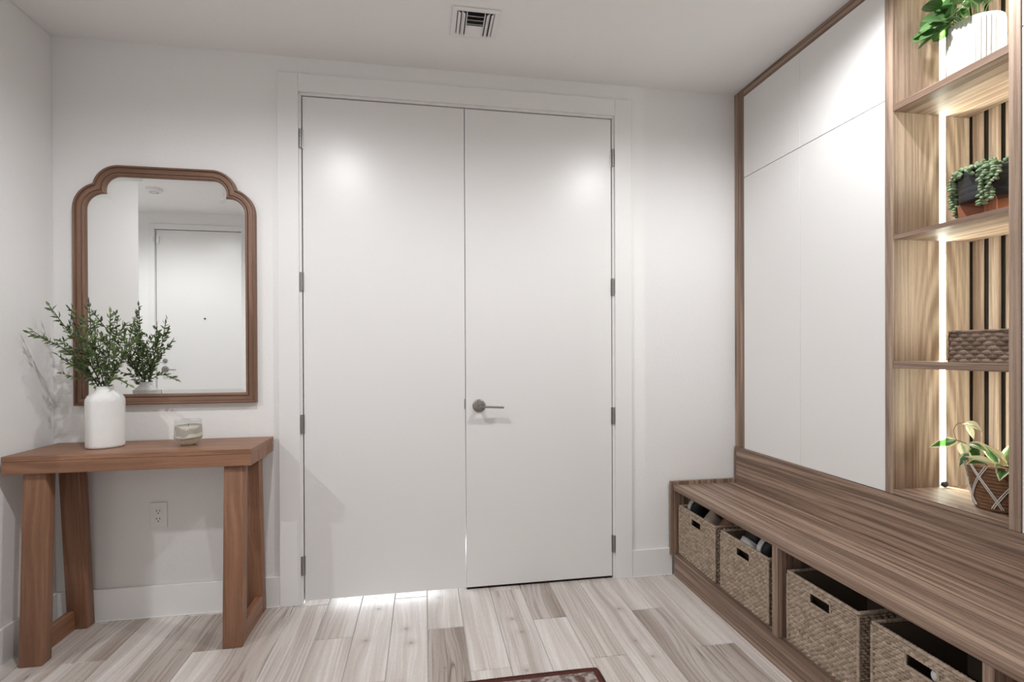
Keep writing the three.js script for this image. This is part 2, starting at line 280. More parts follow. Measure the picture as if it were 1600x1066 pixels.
{ // ceiling vent
  const t = thing('ceiling_vent', 'small square white air diffuser on the ceiling', 'vent', [1.818, H, 0.388]);
  const A = 0.098, I = 0.077, y1 = -0.0004, y0 = -0.006;
  part('frame', merge([bx(-A, A, y0, y1, -A, -I, { r: 0.0015 }), bx(-A, A, y0, y1, I, A, { r: 0.0015 }), bx(-A, -I, y0, y1, -I, I, { r: 0.0015 }), bx(I, A, y0, y1, -I, I, { r: 0.0015 })]), white, t);
  part('duct', merge([[-0.0785, -0.0765, -0.0785, 0.0785], [0.0765, 0.0785, -0.0785, 0.0785], [-0.0765, 0.0765, -0.0785, -0.0765], [-0.0765, 0.0765, 0.0765, 0.0785]].map(([a, b, c, d]) => bx(a, b, 0.0003, 0.34, c, d, { r: 0 })).concat([bx(-0.0785, 0.0785, 0.34, 0.342, -0.0785, 0.0785, { r: 0 })])), ductMetal, t, 'sheet metal duct');
  const vane = (w, l, tilt) => { const g = new RoundedBoxGeometry(w, 0.0016, l, 1, 0.0006); g.rotateZ(tilt); return g; };
  for (const s of [-1, 1]) for (const [d, w] of [[0.068, 0.013], [0.051, 0.017]]) { const g = vane(w, 0.15, s * 0.62); g.translate(s * d, -0.009, 0); part('vane', g, white, t); }
  for (const s of [-1, 1]) part('divider', bx(s * 0.037 - 0.0016, s * 0.037 + 0.0016, -0.014, -0.0012, -0.075, 0.075, { r: 0.0005 }), white, t);
  for (let k = 0; k < 5; k++) { const g = new RoundedBoxGeometry(0.070, 0.0016, k < 2 ? 0.030 : 0.014, 1, 0.0006); g.rotateX(k < 2 ? -0.45 : 0.62); g.translate(0, -0.009, [-0.058, -0.029, 0.004, 0.030, 0.056][k]); part('vane', g, white, t); }
}

// ---------------------------------------------------------------- built-in cabinets
const XC = 3.274, YJ = 2.106, YB = 0.668;
{ // tall cabinet by the closet doors
  const t = thing('wall_cabinet', 'tall white handleless cabinet beside the closet doors, walnut edging', 'cabinet');
  part('carcass', bx(XC + 0.021, XR, YB, H - 0.001, 0.002, 0.926, { r: 0, grain: 'y' }), wood, t);
  part('side_stile', bx(XC, XC + 0.021, YB, H - 0.001, 0.001, 0.0815, { grain: 'y' }), wood, t, 'walnut edge strip beside the wall');
  part('top_rail', bx(XC, XC + 0.021, H - 0.046, H - 0.001, 0.0817, 0.9262, { grain: 'z' }), wood, t, 'walnut edge strip under the ceiling');
  const g = 0.0011;
  for (const [y0, y1] of [[YB + 0.001, YJ - 0.0017], [YJ + 0.0017, H - 0.0475]]) for (const [z0, z1] of [[0.083, 0.4945 - g], [0.4945 + g * 0.2, 0.9255]]) part('door', bx(XC + 0.0012, XC + 0.0205, y0, y1, z0, z1, { r: 0.0008 }), cabinetWhite, t);
}
{ // cabinet on the other side of the niche
  const t = thing('wall_cabinet', 'white cabinet sliver at the picture edge beyond the lit shelves', 'cabinet');
  part('carcass', bx(XC + 0.021, XR, YB, H - 0.001, 1.3625, ZF - 0.002, { r: 0, grain: 'y' }), wood, t);
  part('top_rail', bx(XC, XC + 0.021, H - 0.046, H - 0.001, 1.3625, ZF - 0.003, { grain: 'z' }), wood, t);
  for (const [y0, y1] of [[YB + 0.001, YJ - 0.0017], [YJ + 0.0017, H - 0.0475]]) for (let k = 0; k < 4; k++) part('door', bx(XC + 0.0012, XC + 0.0205, y0, y1, 1.3645 + k * 0.42, 1.3645 + (k + 1) * 0.42 - 0.002, { r: 0.0008 }), cabinetWhite, t);
}
const NZ0 = 0.958, NZ1 = 1.331, NB = 3.60, SH = [[2.052, 2.077], [1.590, 1.6075], [1.125, 1.150]], NF = 0.685;
{ // open lit shelves
  const t = thing('open_shelf_niche', 'tall open walnut shelf niche with slatted back and lit sides', 'shelves');
  // each side panel has a routed groove for the light channel
  const side = (z0, z1, g0, g1) => merge([[XC - 0.0005, 3.4735, z0, z1], [3.5025, XR, z0, z1], [3.4735, 3.5025, g0, g1]].map(([a, b, c, d]) => bx(a, b, YB, H - 0.001, c, d, { grain: 'y', o: 0.31, r: 0.001 })));
  part('side_panel', side(0.9265, NZ0, 0.9265, NZ0 - 0.0265), woodArch, t);
  part('side_panel', side(NZ1, 1.3615, NZ1 + 0.0265, 1.3615), woodArch, t);
  part('top_panel', bx(XC - 0.0005, XR, H - 0.046, H - 0.001, NZ0, NZ1, { grain: 'z' }), wood, t);
  part('base_panel', bx(XC - 0.0005, XR, YB, NF, NZ0, NZ1, { grain: 'z' }), wood, t);
  for (const [a, b] of SH) part('shelf', bx(XC + 0.001, NB + 0.001, a, b, NZ0, NZ1, { grain: 'z' }), wood, t);
  part('back_panel', bx(NB + 0.0108, XR, NF, H - 0.046, NZ0, NZ1, { r: 0 }), felt, t, 'black felt behind the slats');
  const cell = [[NF, SH[2][0]], [SH[2][1], SH[1][0]], [SH[1][1], SH[0][0]], [SH[0][1], H - 0.046]];
  for (let k = 0; k < 7; k++) { const z0 = 0.973 + k * 0.0545, z1 = Math.min(z0 + 0.034, NZ1 - 0.001); if (z1 - z0 > 0.008) part('slat', bx(NB + 0.0015, NB + 0.0110, NF, H - 0.046, z0, z1, { grain: 'y', r: 0.001 }), wood, t); }
  // light channels let into both side panels: white channel walls, the emitter at the bottom of the channel
  for (const [zf, s, label] of [[NZ0, 1, 'glowing vertical light strip on the niche side panel beside the white cabinet'], [NZ1, -1, 'glowing vertical light strip on the niche side panel hidden behind the stile']]) {
    const led = thing('led_strip', label, 'light strip'); const y0 = NF + 0.001, y1 = H - 0.047; const zb = zf - s * 0.026; const zz = (a, b) => [Math.min(a, b), Math.max(a, b)];
    const box = (x0, x1, za, zc) => bx(x0, x1, y0, y1, ...zz(za, zc), { r: 0 });
    part('channel', merge([box(3.4738, 3.4748, zb, zf - s * 0.0002), box(3.5012, 3.5022, zb, zf - s * 0.0002), box(3.4748, 3.5012, zb, zb + s * 0.001)]), white, led, 'white light channel');
    part('emitter', box(3.4825, 3.4935, zb + s * 0.0012, zb + s * 0.0024), M({ color: 0xffffff, emissive: LED.color, emissiveIntensity: LED.glow }), led);
    const l = new THREE.RectAreaLight(LED.color, LED.intensity, 0.010, y1 - y0 - 0.004); l.position.set(3.488, (y0 + y1) / 2, zb + s * 0.0030); l.lookAt(3.488, (y0 + y1) / 2, zb + s); led.add(l);
    const cap = new THREE.SphereGeometry(0.0115, 20, 14); cap.translate(3.481, NF + 0.0122, zf + s * 0.012); if (s > 0) part('end_cap', cap, black, led, 'black ball end cap');
  }
}
// bench
const BT = 0.480, XB = 2.8935;
{
  const t = thing('storage_bench', 'long walnut storage bench with open cubbies under the cabinets', 'bench');
  part('seat_board', bx(XB, XC - 0.001, BT - 0.025, BT, 0.0305, ZF - 0.003, { grain: 'z', r: 0.0015 }), wood, t);
  part('back_board', bx(XC - 0.013, XC + 0.02, BT, YB - 0.001, 0.0305, ZF - 0.003, { grain: 'z' }), wood, t);
  part('end_panel', bx(XB - 0.012, XC - 0.013, 0.109, 0.4995, 0.0135, 0.0303, { grain: 'y' }), wood, t);
  part('end_panel', bx(XC - 0.014, XC + 0.02, BT, YB, 0.0135, 0.0303, { grain: 'y' }), wood, t);
  part('kick_board', bx(2.899, 2.917, 0, 0.1165, 0.0315, ZF - 0.003, { grain: 'z' }), wood, t);
  part('bottom_board', bx(2.917, XR - 0.02, 0.098, 0.116, 0.0315, ZF - 0.003, { grain: 'z' }), wood, t);
  part('back_panel', bx(XR - 0.02, XR - 0.001, 0, BT - 0.026, 0.0315, ZF - 0.003, { grain: 'z' }), wood, t);
  part('end_panel', bx(2.899, XR - 0.02, 0.1165, BT - 0.0255, 0.0315, 0.037, { grain: 'y' }), wood, t);
  for (const z of [0.810, 1.551, 2.29]) part('divider', bx(2.8955, XR - 0.02, 0.1165, BT - 0.0255, z, z + (z < 1 ? 0.032 : 0.027), { grain: 'y' }), wood, t);
}

// ---------------------------------------------------------------- woven storage baskets
const straw = [[0.47, 0.37, 0.285], [0.41, 0.32, 0.24], [0.53, 0.425, 0.335], [0.36, 0.275, 0.205], [0.45, 0.355, 0.27]];
const weaveMat = M({ color: 0xffffff, vertexColors: true, roughness: 0.85 });
// woven sheet in the (a, y) plane, bulging along its normal n; hole = [a0, a1, y0, y1]
function weave(a0, a1, y0, y1, place, s, hole, row = 0.0092, col = 0.022, amp = 0.0100, du = 0.0022, dv = 0.0013, pal = straw) {
  const nu = Math.round((a1 - a0) / du), nv = Math.round((y1 - y0) / dv); const pos = [], colr = [], idx = [], open = [];
  for (let j = 0; j <= nv; j++) for (let i = 0; i <= nu; i++) {
    const a = a0 + (a1 - a0) * i / nu, y = y0 + (y1 - y0) * j / nv; const wob = (vnoise(a * 22, y * 22, s) - 0.5) * 0.006;
    const fr = (y + wob) / row, ri = Math.floor(fr), fv = fr - ri; const ph = a / col + (ri % 2 ? 0.5 : 0) + (hash(ri, 1, s) - 0.5) * 0.25; const ci = Math.floor(ph), fc = ph - ci;
    const round = Math.sqrt(Math.max(0, 1 - Math.pow(2 * fv - 1, 2))); const bulge = Math.sin(Math.PI * fc); const twist = 0.82 + 0.18 * Math.sin((a / 0.0085 + fv * 1.1) * 6.283);
    const h = amp * (round * (0.12 + 0.88 * bulge) * twist - 0.45) + (hash(ri, ci, s + 2) - 0.5) * 0.0008;
    open.push(round < 0.80 && bulge < 0.74 && i > 3 && i < nu - 3 && j > 3 && j < nv - 3); pos.push(...place(a, y, h)); const t = pal[Math.floor(hash(ri * 3 + 1, ci * 5, s + 4) * pal.length)], k = 0.92 + 0.16 * vnoise(a * 300, y * 120, s); colr.push(t[0] * k, t[1] * k, t[2] * k);
  }
  for (let j = 0; j < nv; j++) for (let i = 0; i < nu; i++) {
    if (hole) { const a = a0 + (a1 - a0) * (i + 0.5) / nu, y = y0 + (y1 - y0) * (j + 0.5) / nv; if (a > hole[0] && a < hole[1] && y > hole[2] && y < hole[3]) continue; }
    const p = j * (nu + 1) + i; if (open[p] && open[p + 1] && (open[p + nu + 1] || open[p + nu + 2])) continue; idx.push(p, p + 1, p + nu + 2, p, p + nu + 2, p + nu + 1);
  }
  const g = new THREE.BufferGeometry(); g.setAttribute('position', new THREE.Float32BufferAttribute(pos, 3)); g.setAttribute('color', new THREE.Float32BufferAttribute(colr, 3)); g.setIndex(idx); g.computeVertexNormals(); return g;
}
function rope(pts, r, s, closed = true, pal = straw) {
  const c = new THREE.CatmullRomCurve3(pts, closed, 'catmullrom', 0.05); const len = c.getLength(), n = Math.max(20, Math.round(len / 0.0045)), k = 8; const fr = c.computeFrenetFrames(n, closed);
  const pos = [], colr = [], idx = [];
  for (let i = 0; i <= n; i++) { const p = c.getPointAt(i / n); for (let j = 0; j < k; j++) { const th = j / k * 6.283, tw = th * 1 + (i / n) * len / 0.016 * 6.283; const rad = r * (0.82 + 0.22 * Math.sin(tw * 2)); const v = p.clone().addScaledVector(fr.normals[i], Math.cos(th) * rad).addScaledVector(fr.binormals[i], Math.sin(th) * rad); pos.push(v.x, v.y, v.z); const t = pal[Math.floor(hash(Math.floor(tw / 6.283 * 2), 3, s) * pal.length)]; colr.push(...t); } }
  for (let i = 0; i < n; i++) for (let j = 0; j < k; j++) { const a = i * k + j, b = i * k + (j + 1) % k; idx.push(a, a + k, b, b, a + k, b + k); }
  const g = new THREE.BufferGeometry(); g.setAttribute('position', new THREE.Float32BufferAttribute(pos, 3)); g.setAttribute('color', new THREE.Float32BufferAttribute(colr, 3)); g.setIndex(idx); g.computeVertexNormals(); return g;
}
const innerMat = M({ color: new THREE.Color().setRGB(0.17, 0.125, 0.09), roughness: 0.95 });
function basket(z0, z1, label, s, dx = 0) {
  const x0 = 2.921 + dx, x1 = x0 + 0.34, y0 = 0.1175, y1 = 0.372, T = 0.011; const t = thing('storage_basket', label, 'basket', [0, 0, 0], { group: 'seagrass baskets in the bench' });
  const zc = (z0 + z1) / 2, hole = [zc - 0.046, zc + 0.046, 0.312, 0.349];
  part('front_panel', weave(z0, z1, y0, y1, (a, y, h) => [x0 - h, y, a], s, hole), weaveMat, t);
  part('side_panel', weave(x0, x1, y0, y1, (a, y, h) => [a, y, z1 + h], s + 10), weaveMat, t);
  part('side_panel', weave(x0, x1, y0, y1, (a, y, h) => [a, y, z0 - h], s + 20, null, 0.0092, 0.022, 0.0090, 0.006, 0.0022), weaveMat, t);
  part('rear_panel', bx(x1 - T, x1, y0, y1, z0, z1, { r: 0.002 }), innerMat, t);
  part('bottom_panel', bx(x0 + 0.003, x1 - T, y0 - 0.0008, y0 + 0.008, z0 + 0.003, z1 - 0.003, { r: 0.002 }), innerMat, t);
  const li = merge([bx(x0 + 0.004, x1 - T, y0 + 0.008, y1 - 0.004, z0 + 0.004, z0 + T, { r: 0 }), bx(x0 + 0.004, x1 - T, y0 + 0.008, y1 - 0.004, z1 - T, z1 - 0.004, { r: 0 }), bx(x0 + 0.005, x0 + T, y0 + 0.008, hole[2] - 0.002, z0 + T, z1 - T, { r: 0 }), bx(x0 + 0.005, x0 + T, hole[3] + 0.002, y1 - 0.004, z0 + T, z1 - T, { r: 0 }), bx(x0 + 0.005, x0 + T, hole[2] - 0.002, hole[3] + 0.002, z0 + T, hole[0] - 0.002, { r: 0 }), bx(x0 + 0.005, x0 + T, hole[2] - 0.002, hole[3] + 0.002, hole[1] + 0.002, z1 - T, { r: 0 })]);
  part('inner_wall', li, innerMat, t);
  const rect = (xa, xb, za, zb, y, n) => { const o = []; const seg = (p, q) => { for (let i = 0; i < n; i++) o.push(p.clone().lerp(q, i / n)); }; const a = V(xa, y, za), b = V(xa, y, zb), c = V(xb, y, zb), d = V(xb, y, za); seg(a, b); seg(b, c); seg(c, d); seg(d, a); return o; };
  part('rim', rope(rect(x0 + 0.003, x1 - 0.006, z0 + 0.003, z1 - 0.003, y1 + 0.002, 8), 0.0075, s + 30), weaveMat, t);
  for (const z of [z0 + 0.001, z1 - 0.001]) part('corner_braid', rope([V(x0 + 0.001, y0 + 0.007, z), V(x0, (y0 + y1) / 2, z), V(x0 + 0.001, y1 - 0.004, z)], 0.0062, s + 31, false), weaveMat, t);
  const hp = [V(x0 - 0.001, hole[3], hole[0]), V(x0 - 0.001, hole[3], zc), V(x0 - 0.001, hole[3], hole[1]), V(x0 - 0.001, (hole[2] + hole[3]) / 2, hole[1]), V(x0 - 0.001, hole[2], hole[1]), V(x0 - 0.001, hole[2], zc), V(x0 - 0.001, hole[2], hole[0]), V(x0 - 0.001, (hole[2] + hole[3]) / 2, hole[0])];
  part('handle_edge', rope(hp, 0.0042, s + 33), weaveMat, t);
}
basket(0.049, 0.384, 'seagrass basket at the bench end by the closet doors, holding beige shoe', 101);
basket(0.432, 0.756, 'seagrass basket with black and white sneakers, against the first divider', 202);
basket(0.862, 1.176, 'empty-looking seagrass basket just past the first bench divider', 303);
basket(1.224, 1.536, 'seagrass basket with white cloth showing in its handle hole', 404);

// shoes: heel at the origin, toe toward +x, sole on y = 0
function shoe(label, upper, sole, pos, [toe, up], L = 0.26, collar = black) {   // toe and up: where the shoe's toe and opening point
  const t = thing('shoe', label, 'shoe', pos); const ax = V(...toe).normalize(), az = ax.clone().cross(V(...up)).normalize(), ay = az.clone().cross(ax); t.quaternion.setFromRotationMatrix(new THREE.Matrix4().makeBasis(ax, ay, az));
  const W = (s) => 0.036 + 0.012 * Math.sin(Math.PI * Math.min(1, s * 0.75 + 0.05)) * (1 - 0.15 * s); const end = (s) => Math.sqrt(Math.max(0.02, 1 - Math.pow(Math.max(0, (s - 0.78) / 0.22), 2.2))) * Math.sqrt(Math.max(0.05, 1 - Math.pow(Math.max(0, (0.12 - s) / 0.12), 2.2) * 0.95));
  const HH = (s) => s < 0.42 ? 0.078 - 0.012 * Math.sin(Math.PI * s / 0.42) : 0.040 + 0.038 * (1 - sm(0.42, 0.78, s));
  const ring = (s, y0, f, grow) => { const o = []; const w = (W(s) + grow) * end(s), h = f(s); for (let k = 0; k <= 12; k++) { const th = Math.PI * k / 12; o.push([s * L, y0 + h * Math.pow(Math.sin(th), 0.55), w * Math.cos(th) * (0.82 + 0.18 * Math.cos(th) ** 2)]); } return o; };
  const loft = (rings) => { const p = [], idx = [], n = rings[0].length; rings.forEach((q) => q.forEach((v) => p.push(...v))); for (let i = 0; i < rings.length - 1; i++) for (let j = 0; j < n; j++) { const a = i * n + j, b = i * n + (j + 1) % n; idx.push(a, b, a + n, b, b + n, a + n); } for (const [r0, f] of [[0, 1], [rings.length - 1, -1]]) for (let j = 1; j < n - 1; j++) idx.push(r0 * n, r0 * n + (f > 0 ? j + 1 : j), r0 * n + (f > 0 ? j : j + 1)); const g = new THREE.BufferGeometry(); g.setAttribute('position', new THREE.Float32BufferAttribute(p, 3)); g.setIndex(idx); g.computeVertexNormals(); return g; };
  const S1 = []; for (let i = 0; i <= 26; i++) S1.push(0.004 + 0.992 * i / 26);
  part('upper', loft(S1.map((s) => ring(s, 0.018, HH, 0))), upper, t);
  const so = S1.map((s) => { const w = (W(s) + 0.005) * end(s); return [[s * L * 1.01 - 0.002, 0.026, w], [s * L * 1.01 - 0.002, 0.026, -w], [s * L * 1.01 - 0.002, 0, -w * 0.95], [s * L * 1.01 - 0.002, 0, w * 0.95]]; }); part('sole', toCreasedNormals(loft(so), 0.6), sole, t);
  const cg = new THREE.TorusGeometry(0.031, 0.006, 8, 28); cg.scale(1.5, 0.85, 1); cg.rotateX(Math.PI / 2); cg.translate(L * 0.22, 0.092, 0); part('collar', cg, upper, t);
  const op = new THREE.CylinderGeometry(0.031, 0.031, 0.004, 28); op.scale(1.5, 1, 0.85); op.translate(L * 0.22, 0.0925, 0); part('lining', op, collar, t);
}
const shoeBlack = M({ color: new THREE.Color().setRGB(0.014, 0.014, 0.015), roughness: 0.6 }), shoeBeige = M({ color: new THREE.Color().setRGB(0.50, 0.40, 0.33), roughness: 0.8 }), shoeTan = M({ color: new THREE.Color().setRGB(0.30, 0.145, 0.085), roughness: 0.55 }), soleWhite = M({ color: new THREE.Color().setRGB(0.66, 0.64, 0.62), roughness: 0.6 }), soleBrown = M({ color: new THREE.Color().setRGB(0.16, 0.09, 0.06), roughness: 0.7 });
shoe('black shoe with thin white sole standing in the end basket', shoeBlack, soleWhite, [3.00, 0.150, 0.065], [[0, 1, 0.04], [0, 0, 1]], 0.272);
shoe('beige shoe with its heel showing in the end basket', shoeBeige, soleWhite, [2.952, 0.330, 0.2145], [[0.79, -0.61, 0], [0.61, 0.79, 0]], 0.28);
shoe('tan leather shoe with its heel showing in the end basket', shoeTan, soleBrown, [2.975, 0.336, 0.3175], [[0.79, -0.61, 0], [0.61, 0.79, 0]], 0.28);
shoe('black sneaker with white sole, beside the handle hole of the second basket', shoeBlack, soleWhite, [2.960, 0.357, 0.535], [[0.79, -0.61, -0.05], [0.61, 0.79, 0]], 0.28);
shoe('black sneaker with white rim standing toe up by the first divider', shoeBlack, soleWhite, [3.00, 0.150, 0.632], [[0, 1, 0.02], [0, 0, 1]], 0.268);
{ const g = new THREE.SphereGeometry(1, 20, 14); g.scale(0.010, 0.017, 0.013); const m = single('white_cloth', g, soleWhite, 'scrap of white cloth showing in a basket handle hole', 'cloth'); m.position.set(2.934, 0.3265, 1.409); }

// ---------------------------------------------------------------- console table
{
  const t = thing('console_table', 'brown wooden console table with trestle legs under the mirror', 'table');
  part('tabletop', bx(0.0225, 0.907, 0.779, 0.7995, 0.014, 0.3225, { r: 0.002, grain: 'x', o: 0.2 }), tableWood, t);
  part('apron', bx(0.0235, 0.9045, 0.7305, 0.779, 0.0165, 0.3215, { r: 0.002, grain: 'x', o: 0.9 }), tableWood, t);
  const leg = (x0, x1, zt0, zt1, zb0, zb1) => { const g = new RoundedBoxGeometry(x1 - x0, 0.7305, 0.055, 2, 0.004); g.translate((x0 + x1) / 2, 0.36525, 0); boxUV(g, 'y', rr(0, 1), rr(0, 1)); const q = boxUV(g, 'y', rr(0, 2), rr(0, 2)); const p = q.attributes.position; for (let i = 0; i < p.count; i++) { const f = p.getY(i) / 0.7305, u = p.getZ(i) / 0.055 + 0.5; p.setZ(i, (zb0 + (zb1 - zb0) * u) * (1 - f) + (zt0 + (zt1 - zt0) * u) * f); } q.computeVertexNormals(); return toCreasedNormals(q, 0.7); };
  for (const [x0, x1, s0, s1] of [[0.083, 0.163, 0.083, 0.115], [0.796, 0.872, 0.840, 0.872]]) {
    part('leg', leg(x0, x1, 0.252, 0.306, 0.282, 0.336), tableWood, t); part('leg', leg(x0, x1, 0.062, 0.116, 0.016, 0.066), tableWood, t);
    part('stretcher', bx(s0 + 0.0008, s1 - 0.0008, 0.0005, 0.082, 0.06, 0.286, { r: 0.002, grain: 'z' }), tableWood, t);
  }
}
{ // candle
  const t = thing('jar_candle', 'candle in a smoky glass jar on the console table', 'candle', [0.610, 0.7997, 0.172]);
  const glass = P({ color: new THREE.Color().setRGB(0.93, 0.94, 0.93), transmission: 1, roughness: 0.03, ior: 1.5, thickness: 0, transparent: false });
  const marb = tex(256, 128, (u, v) => { const w = fbm(u * 6, v * 6, 5, 3, 6, 6); const q = sm(0.45, 0.62, fbm(u * 3, v * 9 + w * 2, 15, 3, 3, 0)); return mix3([222, 216, 202], [176, 169, 158], q); });
  part('glass_jar', lathe([[0, 0.0005], [0.030, 0.0005], [0.034, 0.003], [0.053, 0.030], [0.0545, 0.036], [0.0500, 0.104], [0.0492, 0.105], [0.0482, 0.104]], 56), glass, t);
  part('wax', lathe([[0, 0.003], [0.029, 0.003], [0.0325, 0.006], [0.0505, 0.031], [0.0518, 0.037], [0.0492, 0.082], [0.044, 0.079], [0, 0.078]], 56), M({ map: marb, roughness: 0.55 }), t);
  const w = cyl(0.0012, 0.0012, 0.012, 8); w.translate(0, 0.084, 0); part('wick', w, black, t);
}
{ // mirror: swept frame with a stepped, lobed head
  const x0 = 0.0895, x1 = 0.8360, y0 = 0.9600, y1 = 2.0225, R1 = 0.118, R2 = 0.1076, c1 = [x0 + R1, 1.826], c2 = [0.275, y1 - R2];
  function outline(d) {
    const r1 = R1 - d, r2 = R2 - d; const dx = c2[0] - c1[0], dy = c2[1] - c1[1], D = Math.hypot(dx, dy); const a = (r1 * r1 - r2 * r2 + D * D) / (2 * D), h = Math.sqrt(Math.max(0, r1 * r1 - a * a));
    const cusp = [c1[0] + a * dx / D - h * dy / D, c1[1] + a * dy / D + h * dx / D]; const L = [];
    const t1 = Math.atan2(cusp[1] - c1[1], cusp[0] - c1[0]), t2 = (Math.atan2(cusp[1] - c2[1], cusp[0] - c2[0]) + 2 * Math.PI) % (2 * Math.PI);
    for (let i = 0; i <= 12; i++) L.push([x0 + d, y0 + d + (c1[1] - y0 - d) * i / 12]);
    for (let i = 1; i <= 14; i++) { const th = Math.PI + (t1 - Math.PI) * i / 14; L.push([c1[0] + r1 * Math.cos(th), c1[1] + r1 * Math.sin(th)]); }
    for (let i = 1; i <= 14; i++) { const th = t2 + (Math.PI / 2 - t2) * i / 14; L.push([c2[0] + r2 * Math.cos(th), c2[1] + r2 * Math.sin(th)]); }
    const xm = (x0 + x1) / 2; for (let i = 1; i <= 5; i++) L.push([c2[0] + (xm - c2[0]) * i / 5, y1 - d]);
    const Rr = L.slice(0, -1).reverse().map(([x, y]) => [x0 + x1 - x, y]); return L.concat(Rr);
  }
  const prof = [[0, 0.002], [0, 0.022], [0.002, 0.028], [0.006, 0.030], [0.0095, 0.028], [0.0108, 0.0205], [0.013, 0.0215], [0.022, 0.0235], [0.031, 0.0215], [0.0340, 0.0160], [0.0352, 0.0222], [0.040, 0.0235], [0.045, 0.0195], [0.0475, 0.010]];
  const t = thing('wall_mirror', 'brown wood framed wall mirror with stepped arched top', 'mirror', [0, 0, 0.001]);
  const pos = [], uv = []; const outs = prof.map(([d]) => outline(d)); const n = outs[0].length; let len = [0]; for (let i = 1; i <= n; i++) { const a = outs[5][i - 1], b = outs[5][i % n]; len.push(len[i - 1] + Math.hypot(a[0] - b[0], a[1] - b[1])); } let pl = 0;
  for (let k = 0; k < prof.length - 1; k++) { const dl = Math.hypot(prof[k + 1][0] - prof[k][0], prof[k + 1][1] - prof[k][1]);
    for (let i = 0; i < n; i++) { const j = (i + 1) % n; const A = [...outs[k][i], prof[k][1]], B = [...outs[k][j], prof[k][1]], C = [...outs[k + 1][j], prof[k + 1][1]], D = [...outs[k + 1][i], prof[k + 1][1]]; const ua = len[i], ub = len[i + 1]; for (const [p, u, v] of [[A, ua, pl], [C, ub, pl + dl], [B, ub, pl], [A, ua, pl], [D, ua, pl + dl], [C, ub, pl + dl]]) { pos.push(...p); uv.push(u, v); } } pl += dl; }
  let g = new THREE.BufferGeometry(); g.setAttribute('position', new THREE.Float32BufferAttribute(pos, 3)); g.setAttribute('uv', new THREE.Float32BufferAttribute(uv, 2)); g.computeVertexNormals(); g = toCreasedNormals(g, 0.55); part('frame', g, mirrorWood, t);
  const back = new THREE.ExtrudeGeometry(new THREE.Shape(outline(0.002).map(([x, y]) => new THREE.Vector2(x, y))), { depth: 0.004, bevelEnabled: false }); part('backing', back, innerMat, t);
  const silver = M({ color: new THREE.Color().setRGB(0.93, 0.94, 0.935), metalness: 1, roughness: 0.0 });
  const o1 = outline(0.0465), o2 = outline(0.0645); const gp = []; for (let i = 0; i < n; i++) { const j = (i + 1) % n; const A = [...o1[i], 0.0102], B = [...o1[j], 0.0102], C = [...o2[j], 0.0118], D = [...o2[i], 0.0118]; gp.push(...A, ...C, ...B, ...A, ...D, ...C); }
  const bevel = new THREE.BufferGeometry(); bevel.setAttribute('position', new THREE.Float32BufferAttribute(gp, 3)); bevel.computeVertexNormals();
  const flat = new THREE.ShapeGeometry(new THREE.Shape(o2.map(([x, y]) => new THREE.Vector2(x, y)))); flat.translate(0, 0, 0.0118); flat.deleteAttribute('uv');
  const gl = part('mirror_glass', flat, silver, t); part('bevel', bevel, silver, gl, 'bevelled glass edge');
}
{ // rug
  const t = thing('entry_rug', 'dark red bordered rug corner on the plank floor', 'rug', [1.43, 0.0005, 1.52]);
  const w = 0.799, h = 0.794; const rugMap = tex(512, 512, (u, v) => {
    const dx = Math.min(u, 1 - u) * 2 * w, dy = Math.min(v, 1 - v) * 2 * h, d = Math.min(dx, dy); const n = fbm(u * 90, v * 90, 4, 2), q = fbm(u * 160, v * 160, 33, 2);
    const along = dx < dy ? v * 2 * h : u * 2 * w; const vine = Math.sin(along * 60 + 2 * Math.sin(along * 24)) * 0.5 + 0.5;
    let c = [86, 42, 34]; if (d > 0.020) c = mix3([168, 158, 152], [120, 104, 98], sm(0.45, 0.6, n)); if (d > 0.032 && d < 0.105) c = mix3(c, [88, 56, 50], 0.75 * sm(0.5, 0.7, 0.5 * vine + 0.5 * q)); if (d > 0.075 && d < 0.085) c = mix3(c, [52, 44, 44], 0.7); if (d > 0.12) c = mix3([120, 60, 48], [150, 130, 122], sm(0.4, 0.6, n)); return c.map((k) => k * (0.85 + 0.3 * q));
  });
  const g = new RoundedBoxGeometry(2 * w, 0.008, 2 * h, 2, 0.003); g.translate(0, 0.004, 0); const q = g.toNonIndexed(); const p = q.attributes.position, uv = []; for (let i = 0; i < p.count; i++) { uv.push(p.getX(i) / (2 * w) + 0.5, p.getZ(i) / (2 * h) + 0.5); } q.setAttribute('uv', new THREE.Float32BufferAttribute(uv, 2)); part('pile', q, M({ map: rugMap, roughness: 1 }), t);
  const bind = rope([V(-w, 0.004, -h), V(0, 0.004, -h), V(w, 0.004, -h), V(w, 0.004, 0), V(w, 0.004, h), V(0, 0.004, h), V(-w, 0.004, h), V(-w, 0.004, 0)], 0.005, 9, true, [[0.055, 0.018, 0.014], [0.045, 0.015, 0.012]]); part('binding', bind, weaveMat, t, 'dark red bound edge');
}

